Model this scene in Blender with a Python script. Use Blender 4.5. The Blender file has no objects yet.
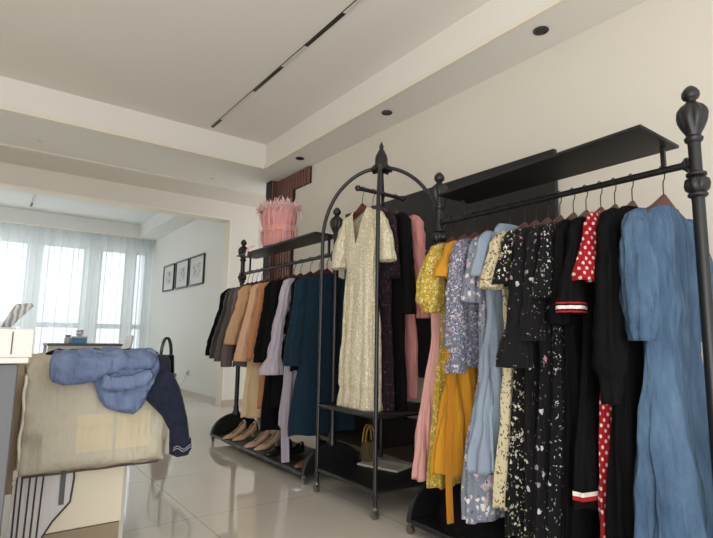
import bpy, bmesh, math, random
from mathutils import Vector, Matrix, noise
from mathutils.geometry import delaunay_2d_cdt
random.seed(7)
PI = math.pi
sc = bpy.context.scene
COL = sc.collection

# ------------------------------------------------------------------ camera, light, exposure
F_PX, YAW, PITCH, ROLL = 510.47, math.radians(36.403), math.radians(7.7156), math.radians(0.92245)
cam = bpy.data.cameras.new('camera'); camo = bpy.data.objects.new('camera', cam); COL.objects.link(camo)
cam.sensor_width = 36; cam.lens = F_PX / 713 * 36; cam.clip_start = 0.05
fw = Vector((math.sin(YAW)*math.cos(PITCH), math.cos(YAW)*math.cos(PITCH), math.sin(PITCH)))
rt = Vector((math.cos(YAW), -math.sin(YAW), 0)); up = rt.cross(fw)
c_, s_ = math.cos(ROLL), math.sin(ROLL)
rt, up = c_*rt + s_*up, -s_*rt + c_*up
camo.matrix_world = Matrix(((rt.x, up.x, -fw.x, 0), (rt.y, up.y, -fw.y, 0), (rt.z, up.z, -fw.z, 0.9), (0, 0, 0, 1)))
sc.camera = camo

world = bpy.data.worlds.new('world'); sc.world = world; world.use_nodes = True
bg = world.node_tree.nodes['Background']
bg.inputs[0].default_value = (0.90, 0.95, 1.0, 1); bg.inputs[1].default_value = 1.25

def area_light(name, loc, target, size, power, color):
    l = bpy.data.lights.new(name, 'AREA'); l.shape = 'RECTANGLE'; l.size, l.size_y = size
    l.energy = power; l.color = color
    o = bpy.data.objects.new(name, l); COL.objects.link(o); o.location = loc
    o.rotation_euler = (Vector(target) - Vector(loc)).to_track_quat('-Z', 'Y').to_euler()
    return o
area_light('daylight_behind', (-1.5, -1.9, 1.2), (0.3, 2.6, 2.3), (3.2, 1.8), 35, (1.0, 0.97, 0.93))
area_light('ceiling_fill', (-1.3, -0.5, 0.25), (-0.3, 2.0, 2.9), (3.0, 1.6), 54, (1.0, 0.98, 0.95))  # added fill aimed upward to brighten the ceiling, no real source there
area_light('daylight_far_windows', (-0.1, 10.9, 1.5), (-0.1, 7.0, 1.5), (6.4, 3.0), 105, (0.95, 0.98, 1.0))
area_light('curtain_fill', (-0.9, 6.72, 2.57), (-0.9, 10.0, 1.0), (3.4, 0.14), 14, (0.96, 0.98, 1.0))  # added fill, out of sight behind the header, to brighten the curtain

vs = sc.view_settings
sc.display_settings.display_device = 'sRGB'
vs.view_transform = 'Standard'; vs.look = 'None'; vs.gamma = 1.0; vs.use_curve_mapping = False
vs.exposure = 0.46

# ------------------------------------------------------------------ materials
def lin(c):
    return tuple(((v/255)/12.92 if v/255 <= 0.04045 else (((v/255)+0.055)/1.055)**2.4) for v in c)
def rgba(c): return (*lin(c), 1)

class NT:
    def __init__(s, name):
        s.m = bpy.data.materials.new(name); s.m.use_nodes = True
        s.t = s.m.node_tree; s.b = s.t.nodes['Principled BSDF']; s.out = s.t.nodes['Material Output']
    def n(s, typ, **kw):
        nd = s.t.nodes.new(typ)
        for k, v in kw.items(): setattr(nd, k, v)
        return nd
    def l(s, a, b): s.t.links.new(a, b)
    def math(s, op, a, b=None, clamp=False):
        nd = s.n('ShaderNodeMath', operation=op); nd.use_clamp = clamp
        for i, v in enumerate((a, b)):
            if v is None: continue
            if isinstance(v, (int, float)): nd.inputs[i].default_value = v
            else: s.l(v, nd.inputs[i])
        return nd.outputs[0]
    def mix(s, fac, a, b):
        nd = s.n('ShaderNodeMix', data_type='RGBA')
        if isinstance(fac, (int, float)): nd.inputs[0].default_value = fac
        else: s.l(fac, nd.inputs[0])
        for i, v in ((6, a), (7, b)):
            if isinstance(v, tuple): nd.inputs[i].default_value = v
            else: s.l(v, nd.inputs[i])
        return nd.outputs[2]
    def coord(s): return s.n('ShaderNodeTexCoord').outputs['Object']
    def noise(s, vec, scale, detail=3, rough=.5):
        nd = s.n('ShaderNodeTexNoise'); nd.inputs['Scale'].default_value = scale
        nd.inputs['Detail'].default_value = detail; nd.inputs['Roughness'].default_value = rough
        if vec is not None: s.l(vec, nd.inputs['Vector'])
        return nd
    def mapping(s, vec, scale=(1, 1, 1), loc=(0, 0, 0), rot=(0, 0, 0)):
        nd = s.n('ShaderNodeMapping'); s.l(vec, nd.inputs[0])
        nd.inputs['Scale'].default_value = scale; nd.inputs['Location'].default_value = loc
        nd.inputs['Rotation'].default_value = rot
        return nd.outputs[0]
    def bump(s, h, strength=.3, dist=.01):
        nd = s.n('ShaderNodeBump'); nd.inputs['Strength'].default_value = strength
        nd.inputs['Distance'].default_value = dist; s.l(h, nd.inputs['Height']); s.l(nd.outputs[0], s.b.inputs['Normal'])

def plain(name, c, rough=.6, metal=0, var=.06, scale=6, bump=0, bscale=60, spec=.5):
    s = NT(name); co = s.coord()
    nz = s.noise(co, scale)
    dark = tuple(v*(1-var) for v in lin(c)) + (1,); lite = tuple(min(1, v*(1+var)) for v in lin(c)) + (1,)
    s.l(s.mix(nz.outputs[0], dark, lite), s.b.inputs['Base Color'])
    s.b.inputs['Roughness'].default_value = rough; s.b.inputs['Metallic'].default_value = metal
    s.b.inputs['Specular IOR Level'].default_value = spec
    if bump: s.bump(s.noise(co, bscale).outputs[0], bump, .004)
    return s.m

def cloth(name, c, rough=.85, sheen=.05, weave=.25, var=.1, wrinkle=.35, spec=.2):
    s = NT(name); co = s.coord()
    nz = s.noise(co, 9, 4)
    dark = tuple(v*(1-var) for v in lin(c)) + (1,); lite = tuple(min(1, v*(1+var)) for v in lin(c)) + (1,)
    s.l(s.mix(nz.outputs[0], dark, lite), s.b.inputs['Base Color'])
    cloth_finish(s, co, rough, sheen, weave, wrinkle, spec)
    return s.m
def cloth_finish(s, co, rough=.85, sheen=.05, weave=.25, wrinkle=.35, spec=.2):
    s.b.inputs['Roughness'].default_value = rough; s.b.inputs['Specular IOR Level'].default_value = spec
    s.b.inputs['Sheen Weight'].default_value = sheen; s.b.inputs['Sheen Roughness'].default_value = .5
    a = s.noise(s.mapping(co, (1, 1, .35)), 22, 3).outputs[0]
    b = s.noise(co, 420, 1).outputs[0]
    v = s.noise(s.mapping(co, (1, 1, .09)), 46, 2).outputs[0]
    h = s.math('ADD', s.math('MULTIPLY', a, wrinkle), s.math('MULTIPLY', v, wrinkle*.8))
    s.bump(s.math('ADD', h, s.math('MULTIPLY', b, weave*.2)), .9, .024)

def floral(name, base, cols, scale=40, size=.42, density=.6, second=None, warp=.012):
    """scattered little flowers and leaves printed on cloth"""
    s = NT(name); co = s.coord()
    nz = s.noise(co, 70, 2)
    sub = s.n('ShaderNodeVectorMath', operation='SUBTRACT'); s.l(nz.outputs[1], sub.inputs[0]); sub.inputs[1].default_value = (.5, .5, .5)
    scl = s.n('ShaderNodeVectorMath', operation='SCALE'); s.l(sub.outputs[0], scl.inputs[0]); scl.inputs['Scale'].default_value = warp*2
    add = s.n('ShaderNodeVectorMath', operation='ADD'); s.l(co, add.inputs[0]); s.l(scl.outputs[0], add.inputs[1])
    sx = s.n('ShaderNodeSeparateXYZ'); s.l(add.outputs[0], sx.inputs[0])
    cb = s.n('ShaderNodeCombineXYZ'); s.l(s.math('SUBTRACT', sx.outputs[0], sx.outputs[1]), cb.inputs[0]); s.l(sx.outputs[2], cb.inputs[1])
    def layer(prev, cols, scale, size, density, off):
        size *= .82
        v = s.n('ShaderNodeTexVoronoi', voronoi_dimensions='2D'); v.inputs['Scale'].default_value = scale
        s.l(s.mapping(cb.outputs[0], loc=(off, off*2, 0)), v.inputs['Vector'])
        sep = s.n('ShaderNodeSeparateColor'); s.l(v.outputs['Color'], sep.inputs[0])
        m1 = s.math('LESS_THAN', v.outputs['Distance'], s.math('MULTIPLY', s.math('ADD', sep.outputs[2], .6), size/1.1))
        m2 = s.math('LESS_THAN', sep.outputs[0], density)
        ramp = s.n('ShaderNodeValToRGB'); ramp.color_ramp.interpolation = 'CONSTANT'
        el = ramp.color_ramp.elements
        el[0].color = rgba(cols[0]); el[0].position = 0
        el[1].color = rgba(cols[-1]); el[1].position = (len(cols)-1)/len(cols)
        for i, c in enumerate(cols[1:-1], 1):
            e = el.new(i/len(cols)); e.color = rgba(c)
        s.l(sep.outputs[1], ramp.inputs[0])
        return s.mix(s.math('MULTIPLY', m1, m2), prev, ramp.outputs[0])
    c = layer(rgba(base), cols, scale, size, density, 0)
    if second: c = layer(c, second[0], second[1], second[2], second[3], 3.7)
    s.l(c, s.b.inputs['Base Color'])
    cloth_finish(s, co)
    return s.m

def dots(name, base, dot, pitch=.03, r=.0055):
    """even polka dots, printed on the front view of the cloth"""
    s = NT(name); co = s.coord()
    sx = s.n('ShaderNodeSeparateXYZ'); s.l(co, sx.inputs[0])
    cb = s.n('ShaderNodeCombineXYZ'); s.l(s.math('SUBTRACT', sx.outputs[0], sx.outputs[1]), cb.inputs[0]); s.l(sx.outputs[2], cb.inputs[1])
    v = s.n('ShaderNodeTexVoronoi', voronoi_dimensions='2D'); v.inputs['Randomness'].default_value = .2; v.inputs['Scale'].default_value = 1/pitch
    s.l(s.mapping(cb.outputs[0], rot=(0, 0, .78)), v.inputs['Vector'])
    m = s.math('LESS_THAN', v.outputs['Distance'], r/pitch*1.4)
    s.l(s.mix(m, rgba(base), rgba(dot)), s.b.inputs['Base Color'])
    cloth_finish(s, co)
    return s.m

M = {}
def wall_paint(name, c): return plain(name, c, .75, var=.015, scale=2, bump=.05, bscale=150, spec=.25)
M['wall'] = wall_paint('warm_wall_paint', (220, 213, 201))
M['wall_far'] = wall_paint('white_wall_paint', (226, 227, 222))
M['ceiling'] = wall_paint('ceiling_paint', (232, 228, 220))
M['ceiling_far'] = wall_paint('far_ceiling_paint', (226, 227, 224))
M['trim'] = plain('trim_paint', (232, 224, 208), .5, var=.01)
M['skirting'] = plain('skirting_tile', (176, 164, 146), .25, var=.05)
M['window_frame'] = plain('window_frame_grey', (170, 175, 178), .5)
M['black'] = plain('black_powder_coat', (25, 24, 24), .38, var=.2, scale=30, bump=.06, bscale=300)
M['black_soft'] = plain('black_board', (21, 21, 22), .45, var=.15, scale=12)
M['panel'] = plain('black_panel', (26, 26, 28), .35, var=.1)
M['maroon'] = plain('mahogany_hanger', (82, 30, 24), .35, var=.35, scale=14)
M['brown_wood'] = plain('dark_brown_wood', (62, 42, 34), .35, var=.3, scale=14)
M['chrome'] = plain('steel_hook', (70, 66, 62), .3, .9, var=.05)
M['caster'] = plain('caster_metal', (120, 115, 108), .3, .8, var=.1)
M['white_box'] = plain('white_lacquer', (196, 190, 182), .4, var=.02)
M['grey_panel'] = plain('grey_laminate', (82, 83, 85), .5, var=.04)
M['cream_panel'] = plain('cream_laminate', (226, 214, 190), .5, var=.03)
M['brown_box'] = plain('brown_card', (150, 132, 108), .7, var=.08)

def floor_mat():
    s = NT('polished_tile'); co = s.coord()
    br = s.n('ShaderNodeTexBrick'); br.offset = 0; br.inputs['Scale'].default_value = 1
    br.inputs['Mortar Size'].default_value = .0018; br.inputs['Mortar Smooth'].default_value = .2
    br.inputs['Brick Width'].default_value = .8; br.inputs['Row Height'].default_value = .8
    s.l(s.mapping(co, loc=(.63, .57, 0)), br.inputs['Vector'])
    nz = s.noise(co, 3, 5)
    c = s.mix(nz.outputs[0], rgba((220, 211, 197)), rgba((230, 222, 209)))
    s.l(s.mix(br.outputs['Fac'], c, rgba((138, 126, 108))), s.b.inputs['Base Color'])
    s.b.inputs['Roughness'].default_value = .07
    s.b.inputs['Specular IOR Level'].default_value = .6
    s.b.inputs['Coat Weight'].default_value = .6; s.b.inputs['Coat Roughness'].default_value = .03
    return s.m
M['floor'] = floor_mat()

def glass_mat():
    s = NT('window_glass')
    tr = s.n('ShaderNodeBsdfTransparent'); gl = s.n('ShaderNodeBsdfGlossy'); gl.inputs['Roughness'].default_value = .02
    mx = s.n('ShaderNodeMixShader'); mx.inputs[0].default_value = .06
    s.l(tr.outputs[0], mx.inputs[1]); s.l(gl.outputs[0], mx.inputs[2]); s.l(mx.outputs[0], s.out.inputs[0])
    return s.m
M['glass'] = glass_mat()
def sheer_mat():
    s = NT('sheer_voile')
    tr = s.n('ShaderNodeBsdfTransparent'); tr.inputs[0].default_value = (.93, .95, .96, 1)
    tl = s.n('ShaderNodeBsdfTranslucent'); tl.inputs[0].default_value = (.88, .91, .92, 1)
    df = s.n('ShaderNodeBsdfDiffuse'); df.inputs[0].default_value = (.88, .90, .90, 1)
    m1 = s.n('ShaderNodeMixShader'); m1.inputs[0].default_value = .55; s.l(tl.outputs[0], m1.inputs[1]); s.l(df.outputs[0], m1.inputs[2])
    m2 = s.n('ShaderNodeMixShader'); m2.inputs[0].default_value = .48; s.l(tr.outputs[0], m2.inputs[1]); s.l(m1.outputs[0], m2.inputs[2])
    s.l(m2.outputs[0], s.out.inputs[0]); return s.m
M['sheer'] = sheer_mat()
def slat_mat():
    s = NT('walnut_slats'); co = s.coord()
    nz = s.noise(s.mapping(co, (12, 12, 1.2)), 4, 4)
    s.l(s.mix(nz.outputs[0], rgba((104, 72, 60)), rgba((146, 106, 90))), s.b.inputs['Base Color'])  # wood tone lightened so the slats carry painted highlights
    s.b.inputs['Roughness'].default_value = .5; return s.m
M['slats'] = slat_mat(); M['groove'] = plain('slat_backing', (30, 20, 17), .7)
def sequin_mat():
    s = NT('ivory_sequins'); co = s.coord()
    v = s.n('ShaderNodeTexVoronoi'); v.inputs['Scale'].default_value = 1; s.l(s.mapping(co, (260, 260, 120)), v.inputs['Vector'])
    sep = s.n('ShaderNodeSeparateColor'); s.l(v.outputs['Color'], sep.inputs[0])
    w = s.noise(s.mapping(co, (60, 60, 2.5)), 1, 2).outputs[0]
    c = s.mix(w, rgba((184, 171, 140)), rgba((222, 213, 188)))
    c = s.mix(s.math('GREATER_THAN', sep.outputs[0], .86), c, rgba((240, 232, 205)))
    c = s.mix(s.math('LESS_THAN', sep.outputs[1], .06), c, rgba((176, 162, 130)))
    s.l(c, s.b.inputs['Base Color']); s.b.inputs['Roughness'].default_value = .45; s.b.inputs['Metallic'].default_value = .1
    s.bump(s.math('ADD', w, s.math('MULTIPLY', sep.outputs[2], .4)), .5, .012); return s.m
M['sequin'] = sequin_mat()
def denim_mat(name, a, b):
    s = NT(name); co = s.coord()
    n1 = s.noise(s.mapping(co, (1, 1, .4)), 12, 5, .65).outputs[0]; n2 = s.noise(s.mapping(co, (1, 1, 3)), 260, 2).outputs[0]
    n3 = s.noise(s.mapping(co, (1, 1, .12)), 26, 4, .6).outputs[0]
    h = s.math('ADD', s.math('MULTIPLY', n1, .5), s.math('ADD', s.math('MULTIPLY', n3, .35), s.math('MULTIPLY', n2, .15)))
    h = s.math('MULTIPLY', s.math('SUBTRACT', h, .36), 3.4, clamp=True)
    s.l(s.mix(h, rgba(a), rgba(b)), s.b.inputs['Base Color']); cloth_finish(s, co, .9, .0, .5, 1.0); return s.m
M['denim'] = denim_mat('washed_denim', (55, 76, 101), (93, 118, 143))
M['chambray'] = denim_mat('chambray', (98, 113, 146), (126, 141, 172))
M['denim_seam'] = cloth('denim_stitching', (142, 172, 200))
M['navy'] = cloth('navy_cloth', (29, 34, 50))
M['satin'] = cloth('cream_satin', (196, 186, 160), rough=.42, sheen=0, wrinkle=1.0, spec=.6)
def patched():
    s = NT('cream_bag_cloth'); co = s.coord()
    n1 = s.noise(co, 7, 3).outputs[0]
    base = s.mix(n1, rgba((178, 169, 148)), rgba((194, 185, 163)))
    sx = s.n('ShaderNodeSeparateXYZ'); s.l(co, sx.inputs[0])
    def inr(o, a, b): return s.math('MULTIPLY', s.math('GREATER_THAN', o, a), s.math('LESS_THAN', o, b))
    m = s.math('MULTIPLY', inr(sx.outputs[2], .465, .60), s.math('ADD', inr(sx.outputs[0], .335, .455), inr(sx.outputs[0], .470, .60)))
    s.l(s.mix(s.math('MULTIPLY', m, .5), base, rgba((214, 196, 154))), s.b.inputs['Base Color'])
    cloth_finish(s, co, .5, 0, .1, .35, .5); return s.m
M['bag_cloth'] = patched()
M['bag_window'] = cloth('bag_window_cloth', (216, 200, 160), rough=.45, wrinkle=.6, spec=.5)
M['white_cloth'] = cloth('white_nonwoven', (214, 208, 206), wrinkle=.4)
M['piping'] = plain('brown_piping', (74, 58, 52), .6)
M['taupe'] = cloth('taupe_cloth', (150, 132, 110))

# ------------------------------------------------------------------ object helpers
def setmat(o, m):
    o.data.materials.append(M[m] if isinstance(m, str) else m)
def tag(o, label=None, cat=None, group=None, kind=None):
    if label: o['label'] = label
    if cat: o['category'] = cat
    if group: o['group'] = group
    if kind: o['kind'] = kind
    return o
def empty(name, label, cat, loc=(0, 0, 0), rz=0, group=None):
    o = bpy.data.objects.new(name, None); COL.objects.link(o); o.location = loc; o.rotation_euler = (0, 0, rz)
    o.empty_display_size = .05
    return tag(o, label, cat, group)
def mesh(name, verts, faces, m, parent=None, smooth=True, bevel=0):
    me = bpy.data.meshes.new(name); me.from_pydata([tuple(v) for v in verts], [], faces); me.update()
    return finish(name, me, m, parent, smooth, bevel)
def finish(name, me, m, parent=None, smooth=True, bevel=0):
    bm = bmesh.new(); bm.from_mesh(me)
    bmesh.ops.remove_doubles(bm, verts=bm.verts, dist=1e-6)
    bmesh.ops.recalc_face_normals(bm, faces=bm.faces)
    bm.to_mesh(me); bm.free()
    if smooth:
        for p in me.polygons: p.use_smooth = True
    o = bpy.data.objects.new(name, me); COL.objects.link(o)
    if m is not None: setmat(o, m)
    if parent: o.parent = parent
    if bevel:
        b = o.modifiers.new('bevel', 'BEVEL'); b.width = bevel; b.segments = 2; b.limit_method = 'ANGLE'
    return o

class MB:
    """collects shapes into one mesh"""
    def __init__(s): s.v = []; s.f = []
    def add(s, v, f):
        n = len(s.v); s.v += [Vector(p) for p in v]; s.f += [[i+n for i in q] for q in f]; return s
    def box(s, x0, x1, y0, y1, z0, z1):
        v = [(x, y, z) for z in (z0, z1) for y in (y0, y1) for x in (x0, x1)]
        return s.add(v, [[0, 2, 3, 1], [4, 5, 7, 6], [0, 1, 5, 4], [2, 6, 7, 3], [0, 4, 6, 2], [1, 3, 7, 5]])
    def lathe(s, prof, c=(0, 0, 0), n=20, lobes=0):
        def q(i, r): return r*(1+(.07*(abs(math.cos(lobes*PI*i/n))*2-1.3) if lobes and r > .033 else 0))
        rings = [[(c[0]+q(i, r)*math.cos(2*PI*i/n), c[1]+q(i, r)*math.sin(2*PI*i/n), c[2]+z) for i in range(n)] for r, z in prof]
        return s.loft(rings)
    def loft(s, rings, closed=True, caps=True):
        n = len(rings[0]); v = [p for r in rings for p in r]; f = []
        for k in range(len(rings)-1):
            for i in range(n if closed else n-1):
                j = (i+1) % n; f.append([k*n+i, k*n+j, (k+1)*n+j, (k+1)*n+i])
        if caps: f.append(list(range(n))); f.append([(len(rings)-1)*n+i for i in range(n)])
        return s.add(v, f)
    def tube(s, pts, r, n=10, caps=True):
        pts = [Vector(p) for p in pts]; rings = []
        rr = r if isinstance(r, (list, tuple)) else [r]*len(pts)
        t = (pts[1]-pts[0]).normalized(); a = Vector((0, 0, 1)) if abs(t.z) < .9 else Vector((1, 0, 0))
        nrm = t.cross(a).normalized()
        for i, p in enumerate(pts):
            t = (pts[min(i+1, len(pts)-1)] - pts[max(i-1, 0)]).normalized()
            nrm = (nrm - t*nrm.dot(t)).normalized(); b = t.cross(nrm)
            rings.append([p + rr[i]*(math.cos(2*PI*k/n)*nrm + math.sin(2*PI*k/n)*b) for k in range(n)])
        return s.loft(rings, caps=caps)
    def prism(s, outline, axis, a, b):
        """outline of 2-D points extruded along an axis (x, y or z) from a to b"""
        def P(p, t): return {'x': (t, p[0], p[1]), 'y': (p[0], t, p[1]), 'z': (p[0], p[1], t)}[axis]
        return s.loft([[P(p, a) for p in outline], [P(p, b) for p in outline]])
    def build(s, name, m, parent=None, smooth=False, bevel=0):
        o = mesh(name, s.v, s.f, m, parent, smooth, bevel)
        if smooth:
            try: o.data.set_sharp_from_angle(angle=math.radians(40))
            except Exception: pass
        return o
def struct(name, mb, m, **k):
    o = mb.build(name, m, **k); o['kind'] = 'structure'; return o
def copy_tree(root, loc=None, rz=None, label=None, group=None):
    r = root.copy(); COL.objects.link(r)
    if loc is not None: r.location = loc
    if rz is not None: r.rotation_euler = (0, 0, rz)
    if label: r['label'] = label
    if group: r['group'] = group
    for ch in list(root.children):
        c = ch.copy(); COL.objects.link(c); c.parent = r
        for g in list(ch.children):
            d = g.copy(); COL.objects.link(d); d.parent = c
    return r
def smooth_interp(tab, t):
    if t <= tab[0][0]: return tab[0][1:]
    for a, b in zip(tab, tab[1:]):
        if t <= b[0]:
            u = (t-a[0])/(b[0]-a[0]); u = u*u*(3-2*u)
            return tuple(x+(y-x)*u for x, y in zip(a[1:], b[1:]))
    return tab[-1][1:]
def arc(c, r, a0, a1, n, f):
    return [f(c, r*math.cos(a0+(a1-a0)*i/n), r*math.sin(a0+(a1-a0)*i/n)) for i in range(n+1)]

# ------------------------------------------------------------------ the room
HC, HT, W = 2.70, 2.977, 2.70
struct('floor', MB().box(-3.2, 4.6, -1.6, 10.6, -.1, 0), 'floor')
struct('wall_right', MB().box(W, W+.15, -1.6, 5.21, 0, 3.1), 'wall')
struct('wall_left', MB().box(-3.35, -3.2, -1.6, 10.35, 0, 3.1), 'wall')
# wall between the rooms: pier to the right of the opening and header above it
wm = MB(); wm.box(2.62, 4.6, 6.4, 6.6, 0, HC+.3); wm.box(-3.2, 2.62, 6.4, 6.6, 2.452, HC+.3)
struct('wall_middle', wm, 'wall')
struct('trim_1', MB().box(2.606, 2.62, 6.392, 6.61, 0, 2.452).box(-3.2, 2.606, 6.392, 6.61, 2.438, 2.452), 'trim')
struct('wall_far_right', MB().box(2.62, 2.8, 6.6, 10.35, 0, 3.1), 'wall_far')
# ceiling, near room: soffit round a raised tray
TX, TY = 2.36, 4.90
cm = MB()
cm.box(TX, 4.6, -1.6, 6.4, HC, 3.1)
cm.box(-3.2, TX, TY, 6.4, HC, 3.1)
cm.box(-3.2, TX, -1.6, TY, HT, 3.1)
struct('ceiling', cm, 'ceiling')
struct('trim_2', MB().box(TX-.022, TX+.002, -1.6, TY-.022, HC-.006, HC+.022).box(TX-.010, TX, -1.6, TY-.010, HC+.022, HC+.036)
       .box(-3.2, TX+.002, TY-.022, TY+.002, HC-.006, HC+.022).box(-3.2, TX, TY-.010, TY, HC+.022, HC+.036), 'trim')
# shallow dropped band of ceiling before the header
struct('trim_3', MB().box(-3.2, 2.98, 5.8, 6.4, HC-.022, HC), 'wall')
# ceiling, far room
fm = MB()
fm.box(-3.2, 2.62, 6.6, 6.85, HC, 3.1); fm.box(2.28, 2.62, 6.85, 9.93, HC, 3.1)
fm.box(-3.2, 2.28, 6.85, 9.93, 2.93, 3.1); fm.box(-3.2, 2.62, 9.93, 9.96, HC, 3.1); fm.box(-3.2, 2.62, 9.96, 10.35, 2.97, 3.1)
struct('ceiling_far', fm, 'ceiling_far')
struct('trim_4', MB().box(-3.2, 2.62, 9.918, 9.962, HC-.02, HC+.012), 'trim')
# skirtings
struct('baseboard_middle', MB().box(2.606, 4.6, 6.388, 6.4, 0, .085), 'skirting')
struct('baseboard_far_right', MB().box(2.606, 2.62, 6.6, 10.3, 0, .085), 'skirting')
struct('baseboard_right', MB().box(W-.012, W, -1.6, 5.1, 0, .085), 'skirting')
# walnut slat cladding at the end of the right wall
pier = MB().box(2.60, W+.15, 5.21, 5.35, 0, HC)
struct('wall_pier', pier, 'groove')
struct('trim_6', MB().box(W-.012, W, 4.82, 5.20, 0, HC-.002).box(W-.012, W, 4.485, 4.82, 2.515, HC-.002), 'groove')
sl = MB()
y = 4.50
while y < 5.195:
    z0 = 0 if y > 4.82 else 2.518
    sl.box(W-.034, W-.012, y, y+.022, z0, HC-.004); y += .060
x = 2.605
while x < 2.67:
    sl.box(x, x+.010, 5.188, 5.21, 0, HC-.004); x += .028
struct('trim_5', sl, 'slats')
# window wall
WY = 10.35
spans = [(-3.0, -1.75), (-1.55, -.85), (-.65, .62), (.80, 1.50), (1.74, 2.20), (2.34, 2.56)]
ww = MB(); ww.box(-3.2, 2.62, WY, WY+.2, 0, .30); ww.box(-3.2, 2.62, WY, WY+.2, 2.47, 3.1)
edges = [-3.2] + [e for s in spans for e in s] + [2.62]
for i in range(0, len(edges), 2): ww.box(edges[i], edges[i+1], WY, WY+.2, .30, 2.47)
struct('wall_window', ww, 'wall_far')
for k, (a, b) in enumerate(spans):
    fr = MB()
    for (x0, x1, z0, z1) in ((a, a+.035, .30, 2.47), (b-.035, b, .30, 2.47), (a+.035, b-.035, .30, .335), (a+.035, b-.035, 2.435, 2.47), (a+.035, b-.035, 1.0, 1.09)):
        fr.box(x0, x1, WY+.04, WY+.10, z0, z1)
    w = struct('window_%d' % (k+1), fr, 'window_frame')
    MB().box(a+.03, b-.03, WY+.066, WY+.072, .33, 1.0).box(a+.03, b-.03, WY+.066, WY+.072, 1.09, 2.44).build('pane', 'glass', w)

# sheer curtain
def make_curtain():
    nx, nz = 1100, 12; x0, x1 = -3.1, 2.585; v = []; f = []
    for k in range(nz+1):
        t = k/nz; z = .02 + t*(2.90-.02)
        for i in range(nx+1):
            x = x0 + (x1-x0)*i/nx
            ph = x*2*PI/.185 + 1.6*noise.noise(Vector((x*2.1, 0, 3))) * 2
            amp = .052 + .022*noise.noise(Vector((x*3, 0, 0)))
            y = 10.13 + amp*math.sin(ph) + .012*math.sin(ph*.37 + t*1.2) + (1-t)*.02*noise.noise(Vector((x*1.7, z*.6, 9)))
            v.append((x + .030*math.sin(2*ph), y, z))
    n = nx+1
    for k in range(nz):
        for i in range(nx): f.append([k*n+i, k*n+i+1, (k+1)*n+i+1, (k+1)*n+i])
    o = mesh('sheer_curtain', v, f, 'sheer')
    tag(o, 'floor-length white sheer voile curtain in front of the far windows', 'curtain')
make_curtain()

# recessed magnetic track lights in the ceilings
def track(name, label, x, z, segs, y0, y1):
    r = empty(name, label, 'ceiling light', (x, y1, z))
    MB().box(-.014, .014, y0-y1, 0, -.004, .004).build('track', 'black', r)
    tm = plain('track_diffuser', (215, 210, 200), .4)
    for a, b in segs: MB().box(-.0125, .0125, a-y1, b-y1, -.0065, -.004).build('diffuser', tm, r)
track('track_light', 'long slim black track light with pale segments in the near ceiling', 1.715, HT-.004,
      [(3.84, 4.56), (2.98, 3.33), (2.10, 2.50), (1.0, 1.6)], .4, 4.80)
track('track_light', 'short slim track light in the bright far ceiling', .53, 2.926, [(8.7, 9.3)], 7.2, 9.6)
def downlight(x, y, label, black=True):
    r = empty('downlight', label, 'ceiling light', (x, y, HC), 0, 'recessed spotlights')
    MB().lathe([(.030, -.0005), (.043, -.0005), (.045, -.004), (.043, -.007), (.034, -.006), (.032, -.002)], n=28).build('rim', 'black' if black else 'trim', r, True)
    MB().lathe([(.0, -.001), (.031, -.001), (.031, -.002), (.0, -.0025)], n=24).build('lens', 'black_soft' if black else 'white_box', r, True)
downlight(2.49, 1.60, 'black recessed spotlight nearest the big urn finial')
downlight(2.49, 3.00, 'black recessed spotlight above the arched rack')
downlight(2.48, 4.36, 'black recessed spotlight beside the walnut slats')
downlight(.32, 5.51, 'white recessed spotlight above the left of the opening', False)
downlight(2.02, 5.57, 'white recessed spotlight near the tray corner above the pink bag', False)

# framed pictures on the far white wall
def picture(y0, y1, label, k):
    r = empty('framed_picture', label, 'picture', (2.62, (y0+y1)/2, 1.655), 0, 'pictures on the white wall')
    w = abs(y1-y0)/2; h = .455
    m = MB(); t = .022
    m.box(-.028, 0, -w, -w+t, 0, h); m.box(-.028, 0, w-t, w, 0, h); m.box(-.028, 0, -w+t, w-t, 0, t); m.box(-.028, 0, -w+t, w-t, h-t, h)
    m.build('frame', 'black', r, bevel=.002)
    MB().box(-.014, -.004, -w+t, w-t, t, h-t).build('mat_board', plain('mat_board', (205, 206, 202), .6), r)
    s = NT('sketch'); co = s.coord(); nz = s.noise(s.mapping(co, loc=(k, k, k)), 16, 4).outputs[0]
    s.l(s.mix(s.math('GREATER_THAN', nz, .56), rgba((188, 190, 186)), rgba((120, 124, 122))), s.b.inputs['Base Color'])
    MB().box(-.0165, -.014, -w*.5, w*.5, .12, h-.12).build('print', s.m, r)
picture(8.72, 9.32, 'leftmost black-framed picture on the white wall, nearest the curtain', 1.3)
picture(8.00, 8.62, 'middle one of the three black-framed pictures on the white wall', 4.1)
picture(7.30, 7.94, 'rightmost black-framed picture on the white wall, nearest the opening', 7.7)

# wall socket with plugged cable
r = empty('wall_socket', 'white wall socket with a plug low on the white wall', 'socket', (2.62, 7.76, .30))
MB().box(-.010, 0, -.043, .043, 0, .086).build('plate', 'white_box', r, bevel=.003)
MB().box(-.035, -.010, -.016, .016, .028, .058).build('plug', 'white_box', r, bevel=.004)
pts = [(-.03, -.01, .03)] + [(-.035-.02*t, .05+.55*t, -.05-.20*t - .05*math.sin(PI*t)) for t in [i/10 for i in range(11)]]
MB().tube(pts, .004, 6).build('cable', 'white_box', r, True)

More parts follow.
